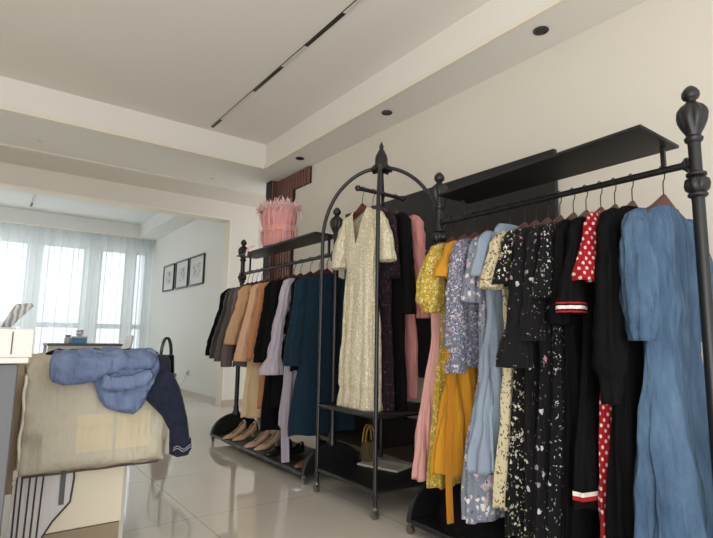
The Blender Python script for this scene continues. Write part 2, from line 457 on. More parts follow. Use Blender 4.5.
# ------------------------------------------------------------------ far room furniture
r = empty('desk', 'white desk with a grey top in front of the sheer curtain', 'desk', (1.25, 8.25, 0))
MB().box(-.47, .47, -.28, .28, .735, .765).build('desktop', 'grey_panel', r, bevel=.004)
for sx in (-1, 1):
    for sy in (-1, 1):
        MB().box(sx*.44-.02, sx*.44+.02, sy*.25-.02, sy*.25+.02, 0, .735).build('leg', 'white_box', r, bevel=.003)
MB().box(-.42, .42, -.262, -.245, .55, .735).build('apron', 'white_box', r)
r = empty('tissue_box', 'blue and white tissue box on the desk', 'box', (1.18, 8.15, .765))
MB().box(-.09, .09, -.06, .06, 0, .075).build('carton', plain('blue_card', (84, 132, 176), .5), r, bevel=.004)
MB().box(-.093, .093, -.063, .063, .075, .10).build('lid', 'white_box', r, bevel=.004)
mb = MB(); mb.lathe([(.025, 0), (.05, .03), (.04, .06), (.055, .085), (.01, .09)], (0, 0, .10), 9); mb.build('tissue', 'white_cloth', r, True)
r = empty('desk_bottle', 'small pale jar left of the tissue box on the desk', 'jar', (1.04, 8.15, .765))
MB().lathe([(0, 0), (.04, 0), (.045, .02), (.045, .07), (.028, .09)], n=16).build('jar_body', plain('jar_grey', (178, 176, 170), .4), r, True)
MB().lathe([(.030, .09), (.034, .092), (.034, .115), (0, .118)], n=16).build('jar_lid', plain('jar_lid', (120, 110, 104), .4), r, True)
r = empty('office_chair', 'white slim-backed chair at the right end of the desk', 'chair', (1.84, 8.28, 0))
MB().prism([(-.03, .48), (.0, .48), (.05, .88), (.03, .89)], 'y', -.2, .2).build('backrest', 'white_box', r, bevel=.006)
MB().box(-.38, .0, -.21, .21, .44, .48).build('seat', 'white_box', r, bevel=.01)
for sx in (-.35, -.03):
    for sy in (-.18, .18): MB().tube([(sx, sy, .44), (sx, sy, 0)], .012, 8).build('leg', 'caster', r, True)

# ------------------------------------------------------------------ clothes racks
def finial_profile(s=1.0):
    # from the pole upwards: neck ring, urn, waist, acorn knob
    return [(r*s, z*s) for r, z in [(.0215, -.01), (.027, -.004), (.029, .006), (.022, .014), (.024, .022), (.036, .045), (.045, .068), (.048, .088),
            (.045, .104), (.034, .120), (.020, .132), (.014, .140), (.016, .145), (.024, .150), (.028, .160), (.027, .172), (.020, .184), (.010, .194), (.0, .198)]]
def ring_profile():
    return [(.021, -.052), (.030, -.046), (.030, -.038), (.024, -.034), (.036, -.022), (.039, -.006), (.036, .010), (.024, .020), (.031, .025), (.031, .034), (.021, .040)]
def post(parent, x, y, zb, fat=1.0, ornate=True):
    """turned iron post standing on the end plate"""
    m = MB(); rp = .0195*fat
    m.lathe([(.03, zb), (.034, zb+.02), (.022, zb+.05), (.026, zb+.065), (.018, zb+.09), (rp, zb+.12), (rp, 1.60)], (x, y, 0), 20)
    p = m.build('post', 'black', parent, True)
    MB().lathe(finial_profile(), (x, y, 1.592), 64, 8).build('finial', 'black', p, True)
    if ornate: MB().lathe(ring_profile(), (x, y, 1.44), 64, 8).build('collar', 'black', p, True)
    return p
def halfmoon(parent, x, y, rx=.215, rz=.165, zb=.055):
    pts = [(x + rx*math.cos(a), zb + rz*math.sin(a)) for a in [PI*i/24 for i in range(25)]]
    m = MB().prism(pts, 'y', y-.010, y+.010)
    m.tube([(p[0], y, p[1]) for p in pts], .012, 8)
    e = m.build('end_plate', 'black_soft', parent)
    for s in (-1, 1):
        cx = x + s*(rx-.012)
        c = MB()
        c.lathe([(.006, .056), (.012, .050), (.012, .042), (.005, .040)], (cx, y, 0), 12)
        c.tube([(cx-.010, y, .020), (cx+.010, y, .020)], .020, 16)
        c.box(cx-.014, cx+.014, y-.008, y+.008, .022, .044)
        c.build('caster', 'caster', e, True)
    return e
def rack(label, y0, y1, railz, shelf, board=True, shelf_x=(1.69, 1.985, 1.765, 2.0)):
    r = empty('clothes_rack', label, 'clothes rack', (1.92, (y0+y1)/2, 0), 0, 'black iron clothes racks')
    yc = (y0+y1)/2
    inv = lambda y: y-yc
    for y in (y0, y1):
        halfmoon(r, 0, inv(y)); post(r, 0, inv(y), .21)
    MB().box(-.215, .215, inv(y0)+.012, inv(y1)-.012, .045, .070).build('base_board', 'black_soft', r, bevel=.003)
    m = MB(); m.tube([(0, inv(y0)+.015, railz), (0, inv(y1)-.015, railz)], .0125, 14)
    for y, s in ((y0, 1), (y1, -1)):
        for k, rr in ((.022, .026), (.030, .018)):
            m.tube([(0, inv(y)+s*k, railz), (0, inv(y)+s*(k+.007), railz)], rr, 16)
    m.build('hanging_rail', 'black', r, True)
    a, b = shelf
    sx_ = [v-1.92 for v in shelf_x]
    MB().prism([(sx_[0], inv(a)), (sx_[1], inv(a)), (sx_[3], inv(b)), (sx_[2], inv(b))], 'z', 1.600, 1.612).build('top_shelf', 'black_soft', r, bevel=.002)
    for y in (a+.03, b-.03): MB().box(-.007, .007, inv(y)-.007, inv(y)+.007, railz+.005, 1.601).build('shelf_bracket', 'black', r)
    return r
near_rack = rack('black iron clothes rack nearest the camera with a large urn finial', .665, 1.87, 1.510, (.735, 1.735))
far_rack = rack('black iron clothes rack by the walnut slats, its shelf carrying a pink bag', 2.84, 4.37, 1.465, (2.90, 4.24), shelf_x=(1.78, 2.0, 1.80, 2.0))

# arched tower rack
def tower():
    cx, cy = 1.938, 2.385
    r = empty('arched_rack', 'tall arched black garment stand with pointed finial, between the two racks', 'clothes rack', (cx, cy, 0))
    hx, hy = .243, .275
    for sx in (-1, 1):
        for sy in (-1, 1):
            p = MB().lathe([(.0115, .050), (.0115, .095), (.016, .100), (.016, .110), (.0115, .115), (.0115, 1.50)], (sx*hx, sy*hy, 0), 14).build('post', 'black', r, True)
            x, y = sx*hx, sy*hy
            c = MB()
            c.lathe([(.012, .062), (.018, .056), (.018, .046), (.008, .042)], (x, y, 0), 14)
            c.tube([(x-.011, y, .021), (x+.011, y, .021)], .021, 16); c.box(x-.015, x+.015, y-.008, y+.008, .024, .05)
            c.build('caster', 'caster', p, True)
            pts = []
            for i in range(19):
                a = PI/2*i/18
                k = math.cos(a)*.93 + .07*(1-i/18) ; k = math.cos(a)
                pts.append((sx*hx*max(k, .09), sy*hy*max(k, .09), 1.50 + .455*math.sin(a)))
            MB().tube(pts, .0115, 10).build('arch', 'black', r, True)
    m = MB()
    m.lathe([(.0, 1.925), (.030, 1.928), (.058, 1.935), (.064, 1.948), (.058, 1.960), (.044, 1.966), (.040, 1.985), (.040, 2.010), (.034, 2.035), (.020, 2.062),
             (.011, 2.078), (.015, 2.086), (.013, 2.096), (.006, 2.112), (0, 2.128)], (0, 0, 0), 24)
    for k in range(8):
        a = k*PI/4 + .2; m.lathe([(0, -.012), (.011, -.009), (.012, 0), (0, .012)], (.058*math.cos(a), .058*math.sin(a), 1.938), 8)
    m.build('finial', 'black', r, True)
    m = MB(); m.tube([(-.175, 0, 1.790), (.175, 0, 1.790)], .0125, 12)
    m.lathe([(0, -.02), (.014, -.014), (.02, 0), (.014, .014), (0, .02)], (-.178, 0, 1.790), 14)
    m.lathe([(0, -.02), (.014, -.014), (.02, 0), (.014, .014), (0, .02)], (.178, 0, 1.790), 14)
    m.tube([(0, 0, 1.79), (0, 0, 1.93)], .010, 10)
    m.build('hanging_rail', 'black', r, True)
    for z, t in ((.490, .018), (.120, .020)):
        m = MB().box(-hx, hx, -hy, hy, z, z+t)
        for s in (-1, 1): m.tube([(s*hx, -hy, z+t/2), (s*hx, hy, z+t/2)], .013, 8); m.tube([(-hx, s*hy, z+t/2), (hx, s*hy, z+t/2)], .013, 8)
        m.build('shelf', 'black_soft', r)
    return r
tower()

# ------------------------------------------------------------------ hangers
def make_hanger(label, woodmat='maroon', group='wooden hangers on the racks'):
    """wooden hanger; origin on the rail axis, arms along local x"""
    r = empty('clothes_hanger', label, 'hanger', (0, 0, 0), 0, group)
    pts = [(.016*math.cos(a), 0, .016*math.sin(a)+.0015) for a in [PI*(1.15 - 1.25*i/12) - .1 for i in range(13)]]
    pts = [(-.0165, 0, -.010)] + [(.0165*math.cos(PI*(1-i/12)), 0, .0165*math.sin(PI*(1-i/12))) for i in range(13)] + \
          [(.0165, 0, -.010), (.012, 0, -.028), (.002, 0, -.040), (0, 0, -.060), (0, 0, -.105)]
    MB().tube(pts, .0022, 6).build('hook', 'chrome', r, True)
    out = []
    for i in range(-12, 13):
        x = i/12*.19; a = abs(i)/12
        out.append((x, -.098 - .088*a**.95 + (.012*(1-a*2.5) if a < .4 else 0)))
    low = []
    for i in range(12, -13, -1):
        x = i/12*.19; a = abs(i)/12
        low.append((x, -.098 - .088*a**.95 - (.040 - .022*a) + .012*math.cos(PI*min(1, a*2.2))*.0))
    MB().prism(out+low, 'y', -.008, .008).build('arms', woodmat, r, bevel=.003)
    return r
HANGER = None
def hang(x, y, railz, rz, label):
    global HANGER
    if HANGER is None:
        HANGER = make_hanger(label); HANGER.location = (x, y, railz); HANGER.rotation_euler = (0, 0, rz); return HANGER
    return copy_tree(HANGER, (x, y, railz), rz, label)

# ------------------------------------------------------------------ garments
def body_mesh(prof, d_scale=1, folds=(9, .010), vneck=(0, 0), seed=0, z_hi=None, z_lo=None, grow=1.0, grow_off=0, dz=.014, n=84, sway=.012, wrinkle=.004, foldstart=.22):
    """loft of horizontal slices; prof rows are (depth below neck, half width, half depth, x shift)"""
    zmax = prof[-1][0]; steps = max(4, int(zmax/dz)); rings = []; rnd = random.Random(seed)
    ph = rnd.random()*6; ph2 = rnd.random()*6; ph3 = rnd.random()*6
    for k in range(steps+1):
        t = zmax*k/steps
        if z_hi is not None and (t < z_hi or t > z_lo): continue
        w, d, xs = smooth_interp(prof, t)[:3]
        A = folds[1]*min(1, max(0, (t-foldstart)/.35)) ; A *= (.55+.45*t/zmax)
        V = vneck[0]*max(0, 1-t/vneck[1]) if vneck[1] else 0
        ring = []
        for i in range(n+1 if vneck[1] else n):
            th = -PI/2 + 2*PI*i/n
            c, s = math.cos(th), math.sin(th)
            x = w*math.copysign(abs(c)**.75, c); y = d*math.copysign(abs(s)**.8, s)
            if V and s < 0: x = math.copysign(V + (w-V)*abs(x)/w, x if abs(x) > 1e-6 else (1 if i < n/2 else -1))
            u = x/.2
            y += A*(.6*math.sin(folds[0]*u + ph + .5*math.sin(t*2.3+ph2)) + .4*math.sin(folds[0]*1.9*u + ph2 + (0.9 if s > 0 else 0) + t*.8))
            x += A*.6*math.sin(folds[0]*.9*s*1.5 + ph3 + t*1.1)
            nv = noise.noise(Vector((x*14, s*2+seed*7.1, t*9)))*wrinkle*1.6 + noise.noise(Vector((x*38, s+seed*5.1, t*13)))*wrinkle*.8 + noise.noise(Vector((x*5+3, s+seed*3.3, t*2.2)))*sway*min(1, t/.3)
            x += xs; 
            ring.append((x*grow + math.copysign(grow_off, x-xs), y*grow + nv + math.copysign(grow_off, s), -t + (.006*math.sin(5*th+ph) if k == steps else 0)))
        rings.append(ring)
    return rings
def close_hem(rings, depth=.03):
    """turn the hem inward so the cloth reads as an edge"""
    last = rings[-1]; cx = sum(p[0] for p in last)/len(last); cy = sum(p[1] for p in last)/len(last)
    rings = list(rings)
    rings.append([(cx+(p[0]-cx)*.97, cy+(p[1]-cy)*.86, p[2]+.001) for p in last])
    rings.append([(cx+(p[0]-cx)*.90, cy+(p[1]-cy)*.6, p[2]+depth) for p in last])
    return rings
def sleeve_rings(side, sw, top, path, folds=(7, .006), seed=0, n=36, dz=.012, t0=0, t1=1, grow=1.0):
    """path rows: (depth below neck, x centre, y centre, rx, ry)"""
    z0, z1 = path[0][0], path[-1][0]; steps = max(5, int((z1-z0)/dz)); rings = []; rnd = random.Random(seed+side*11); ph = rnd.random()*6
    for k in range(steps+1):
        u = k/steps
        if u < t0-1e-6 or u > t1+1e-6: continue
        t = z0 + (z1-z0)*u; x, y, rx, ry = smooth_interp(path, t)
        A = folds[1]*min(1, u*2.2)
        ring = []
        for i in range(n):
            th = 2*PI*i/n
            q = 1 + (A/max(rx, .01))*(.6*math.sin(folds[0]*th+ph+u*1.5) + .4*math.sin((folds[0]+4)*th+ph*2-u))
            nv = noise.noise(Vector((math.cos(th)*2+seed, math.sin(th)*2, t*16)))*.008 + noise.noise(Vector((math.cos(th)*4+seed, math.sin(th)*4+3, t*34)))*.004
            ring.append((side*x + grow*(rx*q+nv)*math.cos(th), y + grow*(ry*q+nv)*math.sin(th), -t))
        rings.append(ring)
    return rings
def loft_obj(name, rings, m, parent, top_cap=False, hem=True, seam=False):
    if hem: rings = close_hem(rings)
    mb = MB(); n = len(rings[0]); mb.loft(rings, closed=not seam, caps=False)
    if top_cap: mb.f.append(list(range(n)))
    mb.f.append([len(mb.v)-n+i for i in range(n)]) if (hem and not seam) else None
    return mesh(name, mb.v, mb.f, m, parent, True)

def base_prof(sh, d, waist, hem, length, waist_z=.42, mid=None, neckw=.070, dh=None, arm=None):
    """neck to hem; shoulders slope down from the neck"""
    dh = dh or d
    p = [(0, neckw, .024, 0), (.010, neckw+.022, .022, 0), (.026, sh*.72, d*.6, 0), (.044, sh*.93, d*.7, 0), (.068, sh, d*.85, 0),
         (.20, arm or sh*.92, d*1.05, 0), (waist_z, waist, d*.95, 0)]
    if mid: p.append(mid)
    p.append((length, hem, dh, 0))
    return p
def slv(sh, y0, length, r0=.045, r1=.040, out=.02, ry=None, puff=None, start=.022, cuffr=None):
    """simple sleeve path from the shoulder"""
    ry0 = ry or r0*.75
    p = [(start, sh-.040, y0, r0*.35, ry0*.35), (start+.02, sh-.025, y0, r0*.85, ry0*.6), (start+.06, sh-.012+out*.1, y0, r0*1.0, ry0*.85)]
    if puff: p.append((start+length*puff[0], sh+out*.6, y0, puff[1], puff[2]))
    p.append((start+length, sh+out, y0, cuffr or r1, (cuffr or r1)*.8))
    return p

GZ = -.128   # neck of the garment below the rail
def garment(name, label, cat, x, y, railz, m, prof, group='clothes hanging on the racks', rz=0, folds=(9, .010), sleeves=None, sm=None,
            cuffs=None, vneck=(0, 0), seed=1, hem_band=None, collar=None, drop=0, sfolds=(7, .006), foldstart=.22, woodlabel=None, hanger=True, wrinkle=.004):
    r = empty(name, label, cat, (x, y, railz + GZ - drop), rz, group)
    rings = body_mesh(prof, folds=folds, vneck=vneck, seed=seed, foldstart=foldstart, wrinkle=wrinkle)
    b = loft_obj('bodice', rings, m, r, seam=bool(vneck[1]))
    if sleeves:
        for side in (-1, 1):
            sr = sleeve_rings(side, 0, 0, sleeves, sfolds, seed)
            s = loft_obj('sleeve', sr, sm or m, r, top_cap=True)
            if cuffs:
                if isinstance(cuffs, tuple):
                    cm_, frac, g = cuffs
                    loft_obj('cuff', sleeve_rings(side, 0, 0, sleeves, (sfolds[0], sfolds[1]*.5), seed, t0=1-frac, grow=g), cm_, s)
                else:
                    for cm_, a_, b_, g in cuffs:
                        loft_obj('cuff_ribbon', sleeve_rings(side, 0, 0, sleeves, sfolds, seed, t0=a_, t1=b_, grow=g, dz=.006), cm_, s, hem=False)
    if hem_band:
        for bm_, a, c in hem_band:
            loft_obj('hem_trim', body_mesh(prof, folds=folds, seed=seed, z_hi=a, z_lo=c, grow_off=.0025, foldstart=foldstart), bm_, b, hem=False)
    if collar:
        cmat, w, h = collar
        rg = []
        for k in range(6):
            t = k/5
            rg.append([((w+.03*math.sin(PI*t*.6))*math.cos(2*PI*i/32), (.026+.012*t)*math.sin(2*PI*i/32), .022 - h*t + .020*(1-t)*0) for i in range(32)])
        mbc = MB(); mbc.loft(rg, caps=False); mesh('collar', mbc.v, mbc.f, cmat, r, True)
    if hanger: hang(x, y, railz, rz, 'wooden hanger of the ' + ' '.join(label.split(',')[0].split()[:12]))
    return r

C = {}
C['black'] = cloth('black_crepe', (11, 11, 12), sheen=.0, spec=.12)
C['black2'] = cloth('black_wool', (14, 14, 15), sheen=.0, spec=.12)
C['charcoal'] = cloth('charcoal_tweed', (58, 57, 58), sheen=.3, weave=1.5, var=.25)
C['greybrown'] = cloth('grey_brown_wool', (86, 76, 74), sheen=.3)
C['mauvegrey'] = cloth('mauve_grey_wool', (104, 88, 88), sheen=.3)
C['tan'] = cloth('camel_cotton', (196, 158, 120))
C['trench'] = cloth('light_camel_cotton', (205, 164, 132))
C['creamskirt'] = cloth('cream_beige_cotton', (212, 186, 148))
C['orange'] = cloth('burnt_camel', (176, 122, 84))
C['lilac'] = cloth('lilac_grey_cotton', (176, 166, 176))
C['teal'] = cloth('dark_teal_wool', (16, 38, 52), sheen=.05)
C['blush'] = cloth('blush_pink_chiffon', (200, 150, 144))
C['dustpink'] = cloth('dusty_pink', (190, 128, 124))
C['mustard'] = cloth('mustard_crepe', (196, 138, 38))
C['belt'] = cloth('ochre_sash', (184, 120, 34))
C['lightblue'] = cloth('powder_blue_chiffon', (138, 151, 166))
C['white'] = cloth('white_ribbon', (226, 218, 208))
C['redtrim'] = cloth('red_ribbon', (168, 28, 40))
C['yellowfl'] = floral('yellow_ditsy', (172, 144, 44), [(206, 190, 130), (216, 204, 168), (196, 172, 90)], 85, .40, .75, ([(112, 88, 40), (150, 120, 50)], 110, .30, .35))
C['lilacfl'] = floral('lilac_floral', (104, 107, 122), [(190, 174, 182), (172, 142, 154), (204, 196, 194), (140, 146, 164)], 80, .42, .65, ([(70, 72, 92), (150, 156, 176)], 90, .34, .45))
C['greyfl'] = floral('grey_bloom', (126, 132, 146), [(212, 198, 202), (190, 168, 178), (222, 216, 214)], 34, .45, .62, ([(78, 80, 92), (166, 160, 120)], 70, .3, .3))
C['creamfl'] = floral('cream_ditsy', (198, 186, 152), [(58, 48, 40), (92, 76, 60), (120, 96, 74)], 80, .36, .42, ([(60, 50, 44)], 60, .22, .35))
C['blackwf'] = floral('black_white_floral', (17, 16, 17), [(196, 188, 168), (180, 170, 146), (206, 202, 190)], 60, .36, .36, ([(150, 140, 110), (200, 196, 180)], 80, .26, .25))
C['blackdk'] = floral('black_sprig', (17, 16, 19), [(196, 190, 186), (166, 124, 130), (140, 136, 140)], 32, .30, .22, ([(160, 156, 154), (120, 90, 98)], 70, .24, .14))
C['blackdk2'] = floral('black_sparse_sprig', (17, 16, 19), [(190, 184, 180), (166, 120, 130)], 30, .26, .16, ([(170, 150, 154)], 80, .22, .08))
C['blacksm'] = floral('black_fine_sprig', (17, 17, 19), [(200, 198, 194), (178, 176, 174)], 95, .28, .22, ([(200, 198, 194)], 34, .17, .16))
C['red'] = dots('red_polka', (160, 18, 32), (214, 204, 196), .026, .0044)
C['purple'] = floral('plum_spots', (30, 20, 27), [(112, 58, 74), (130, 80, 92), (80, 42, 56)], 80, .26, .45)

RX = 1.92
RR = 1.510; FR = 1.465
G1, G2, G3 = 'clothes on the near rack', 'clothes on the arched stand', 'clothes on the far rack'

# ---- near rack, from the big urn finial backwards
def P(sh, d, waist, hem, length, **k): return base_prof(sh, d, waist, hem, length, **k)
# denim maxi dress
sp = [(.022, .145, 0, .02, .012), (.045, .178, 0, .038, .026), (.10, .190, 0, .048, .038), (.24, .190, -.002, .055, .050), (.37, .192, -.004, .056, .052), (.425, .196, -.004, .044, .040), (.468, .196, -.004, .036, .032)]
pr = base_prof(.175, .038, .160, .275, 1.36, waist_z=.475, dh=.085, neckw=.068)
den = garment('dress', 'washed blue denim maxi dress with puffed half sleeves, nearest the camera', 'dress', RX, .772, RR, 'denim',
              pr, G1, rz=-.10, folds=(6, .034), drop=.008, sleeves=sp, cuffs=('denim', .10, 1.06), seed=3, foldstart=.50, sfolds=(6, .010), wrinkle=.007)
for k_, a in enumerate((.490, .503)):
    loft_obj('waist_seam', body_mesh(pr, folds=(6, .034), seed=3, z_hi=a-.022, z_lo=a-.003, grow_off=.0022, foldstart=.50, wrinkle=.007), 'denim_seam' if k_ else 'denim', den.children[0], hem=False)
sp = [(.022, .140, 0, .02, .012), (.045, .175, 0, .038, .020), (.11, .200, 0, .044, .028), (.30, .212, -.004, .052, .034), (.48, .224, -.006, .066, .042), (.57, .232, -.008, .066, .044), (.615, .235, -.008, .040, .030), (.69, .237, -.008, .036, .026)]
garment('dress', 'long plain black dress with full gathered sleeves, beside the denim maxi', 'dress', RX, .880, RR, C['black'],
        P(.190, .034, .170, .230, 1.32, dh=.06), G1, folds=(9, .016), sleeves=sp, cuffs=(C['black2'], .11, 1.04), seed=5, drop=-.010, sfolds=(7, .009))
garment('dress', 'red dress with white polka dots and short sleeves, between black dresses', 'dress', RX, .945, RR, C['red'],
        P(.180, .024, .150, .205, 1.28, dh=.03), G1, folds=(7, .010), sleeves=slv(.185, 0, .26, .042, .046, .045, ry=.026), seed=7, drop=-.01)
tp = P(.185, .026, .165, .245, 1.04, dh=.034)
garment('dress', 'black dress edged with red and white ribbon at cuffs and hem', 'dress', RX, 1.000, RR, C['black2'], tp, G1, folds=(6, .010),
        sleeves=slv(.185, 0, .36, .044, .056, .055, ry=.030), cuffs=[(C['redtrim'], .89, .93, 1.03), (C['white'], .92, .975, 1.03), (C['redtrim'], .97, 1, 1.03)], seed=9,
        hem_band=[(C['redtrim'], .960, .975), (C['white'], .972, 1.000), (C['redtrim'], .997, 1.016)])
garment('dress', 'plain black long dress behind the ribbon-trimmed one', 'dress', RX, 1.060, RR, C['black'],
        P(.185, .026, .17, .225, 1.34, dh=.03), G1, folds=(8, .012), sleeves=slv(.185, 0, .40, .044, .044, .025, ry=.028), seed=11)
garment('dress', 'black dress with fine white sprigs, beside the plain black ones', 'dress', RX, 1.115, RR, C['blacksm'],
        P(.185, .028, .165, .235, 1.30, dh=.034), G1, folds=(8, .014), sleeves=slv(.185, 0, .30, .044, .052, .03, ry=.028), seed=12)
garment('dress', 'long black dress scattered with large pale flowers', 'dress', RX, 1.175, RR, C['blackdk'],
        P(.185, .030, .170, .245, 1.31, dh=.036), G1, folds=(9, .014), sleeves=slv(.185, 0, .46, .046, .052, .035, ry=.030), seed=13)
sp = slv(.185, 0, .56, .042, .078, .070, ry=.028, puff=(.62, .046, .030))
garment('dress', 'black sprigged dress with bell sleeves reaching low on the left', 'dress', RX, 1.232, RR, C['blackdk2'],
        P(.180, .028, .160, .225, 1.18, dh=.034), G1, folds=(8, .012), sleeves=sp, seed=15)
garment('dress', 'black dress with dense cream flowers and short flutter sleeves', 'dress', RX, 1.290, RR, C['blackwf'],
        P(.180, .028, .160, .230, 1.22, dh=.034), G1, folds=(8, .012), sleeves=slv(.185, 0, .24, .048, .060, .04, ry=.034), seed=17)
garment('dress', 'cream dress with small brown flowers and short wide sleeves', 'dress', RX, 1.348, RR, C['creamfl'],
        P(.180, .028, .160, .235, 1.13, dh=.034), G1, folds=(7, .012), sleeves=slv(.185, 0, .25, .050, .056, .055, ry=.036), seed=19)
garment('dress', 'powder blue pleated chiffon dress with a pale collar', 'dress', RX, 1.425, RR, C['lightblue'],
        P(.180, .036, .165, .280, 1.02, waist_z=.34, dh=.075), G1, folds=(13, .022), sleeves=slv(.185, 0, .21, .044, .046, .035, ry=.034), seed=21, collar=(C['lightblue'], .080, .05), foldstart=.32, drop=-.015)
garment('dress', 'grey-lilac dress with large pale blooms, its hem below the powder blue one', 'dress', RX, 1.480, RR, C['greyfl'],
        P(.180, .028, .160, .262, 1.21, dh=.060), G1, folds=(9, .016), sleeves=slv(.185, 0, .30, .044, .048, .02, ry=.030), seed=23)
sp = [(.022, .145, 0, .02, .012), (.045, .180, 0, .036, .022), (.13, .205, 0, .050, .036), (.33, .222, -.004, .056, .040), (.50, .230, -.006, .058, .042), (.545, .230, -.006, .036, .028), (.625, .234, -.006, .052, .038)]
garment('blouse', 'lilac ditsy floral blouse with long gathered sleeves, beside the mustard dress', 'blouse', RX, 1.555, RR, C['lilacfl'],
        P(.180, .032, .165, .200, .60, dh=.040), G1, folds=(9, .010), sleeves=sp, seed=25)
mus = garment('dress', 'mustard yellow midi dress with a long hanging sash', 'dress', RX, 1.625, RR, C['mustard'],
        P(.180, .032, .160, .275, 1.06, waist_z=.38, dh=.070), G1, folds=(11, .020), sleeves=slv(.185, 0, .18, .046, .050, .05, ry=.034), seed=27, foldstart=.34)
mb = MB(); pts = [(-.262 + .006*math.sin(t*7), -.060 - .004*math.sin(t*5), -.52-.72*t) for t in [i/30 for i in range(31)]]
mb.loft([[(p[0]-.017, p[1]-.003, p[2]), (p[0]+.017, p[1]-.006, p[2]), (p[0]+.017, p[1]-.002, p[2]), (p[0]-.017, p[1]+.001, p[2])] for p in pts])
mb.build('sash', C['belt'], mus, True)
sp = [(.022, .140, 0, .02, .012), (.045, .180, 0, .046, .024), (.12, .212, -.004, .064, .040), (.23, .235, -.008, .082, .052), (.31, .245, -.01, .080, .052), (.345, .245, -.01, .045, .034), (.360, .245, -.01, .050, .036)]
garment('dress', 'yellow ditsy floral dress with large puffed sleeves', 'dress', RX, 1.700, RR, C['yellowfl'],
        P(.180, .030, .160, .255, 1.13, dh=.050), G1, folds=(9, .016), sleeves=sp, seed=29)
garment('dress', 'blush pink chiffon maxi at the far end of the near rack', 'dress', RX, 1.780, RR, C['blush'],
        P(.165, .028, .150, .265, 1.11, waist_z=.42, dh=.050), G1, folds=(12, .018), seed=31, foldstart=.38)

# ---- arched stand
TXc, TYc, TR = 1.938, 2.385, 1.790
sp = [(.022, .120, 0, .02, .014), (.045, .150, 0, .040, .028), (.11, .176, 0, .052, .038), (.20, .205, 0, .058, .046), (.335, .232, 0, .058, .050)]
garment('dress', 'ivory sequinned dress with V neck and flared sleeves on the arched stand', 'dress', 1.795, TYc, TR, 'sequin',
        [(0, .080, .020, 0), (.012, .098, .024, 0), (.035, .135, .030, 0), (.065, .155, .036, 0), (.18, .148, .044, 0), (.38, .132, .044, 0), (.72, .152, .050, 0), (.95, .166, .056, 0), (1.03, .172, .058, 0), (1.045, .162, .054, 0), (1.16, .180, .060, 0)], G2, rz=-PI/2,
        folds=(15, .012), sleeves=sp, vneck=(.066, .215), seed=33, sfolds=(8, .006))
garment('dress', 'plum dress with small pink spots behind the ivory one', 'dress', 1.875, TYc, TR, C['purple'],
        P(.185, .026, .165, .20, 1.17, dh=.03), G2, rz=-PI/2, folds=(7, .008), sleeves=slv(.185, 0, .40, .036, .040, .01, ry=.026), seed=35)
garment('coat', 'long black coat on the arched stand', 'coat', 1.955, TYc, TR, C['black2'],
        P(.200, .032, .190, .215, 1.20, dh=.036), G2, rz=-PI/2, folds=(5, .008), sleeves=slv(.205, 0, .60, .048, .046, .03, ry=.032), seed=37)
garment('dress', 'dusty pink long-sleeved dress at the back of the arched stand', 'dress', 2.055, TYc, TR, C['dustpink'],
        P(.195, .030, .165, .205, 1.10, dh=.034), G2, rz=-PI/2, folds=(10, .012), sleeves=slv(.205, 0, .62, .048, .046, .05, ry=.036, puff=(.7, .054, .040)), seed=39, sfolds=(8, .010))

# ---- far rack, from the corner towards the arched stand
def jacket(label, y, m, L, sl, seed, sh=.20, d=.032, cat='jacket', hemw=.205, out=.035, r0=.046, r1=.042, **k):
    return garment('jacket' if cat == 'jacket' else cat, label, cat, RX, y, FR, m, P(sh, d, sh*.93, hemw, L, dh=d*1.1), G3,
                   folds=(5, .006), sleeves=slv(sh, 0, sl, r0, r1, out, ry=.032), seed=seed, **k)
jacket('short black wool jacket, furthest left on the far rack', 4.24, C['black'], .60, .58, 41, out=.11, hemw=.23)
jacket('charcoal tweed jacket second from the left on the far rack', 4.15, C['charcoal'], .64, .60, 43, out=.11, hemw=.23)
jacket('grey-brown jacket between the charcoal and the mauve ones', 4.06, C['greybrown'], .64, .62, 45, out=.10, hemw=.23)
jacket('mauve-grey coat left of the camel jacket', 3.97, C['mauvegrey'], .68, .66, 47, cat='coat', out=.08, hemw=.22)
jacket('short camel jacket left of the light camel trench', 3.86, C['tan'], .58, .48, 49, r0=.052, r1=.054, out=.09)
garment('dress', 'cream beige long dress showing below the camel jackets', 'dress', RX, 3.73, FR, C['creamskirt'],
        P(.185, .040, .18, .235, 1.05, dh=.060), G3, folds=(8, .014), sleeves=None, seed=50)
jacket('light camel trench coat with belted cuffs', 3.64, C['trench'], .66, .60, 51, cat='coat', r0=.056, r1=.056, out=.09, cuffs=(C['trench'], .10, 1.12))
jacket('burnt camel coat right of the light camel trench', 3.53, C['orange'], .96, .58, 53, cat='coat', hemw=.20, out=.06)
jacket('long black coat right of the burnt camel one', 3.41, C['black'], 1.10, .60, 55, cat='coat', hemw=.235, out=.06)
jacket('short black dress beside the lilac-grey one', 3.31, C['black2'], .93, .58, 56, cat='dress', hemw=.20, out=.06)
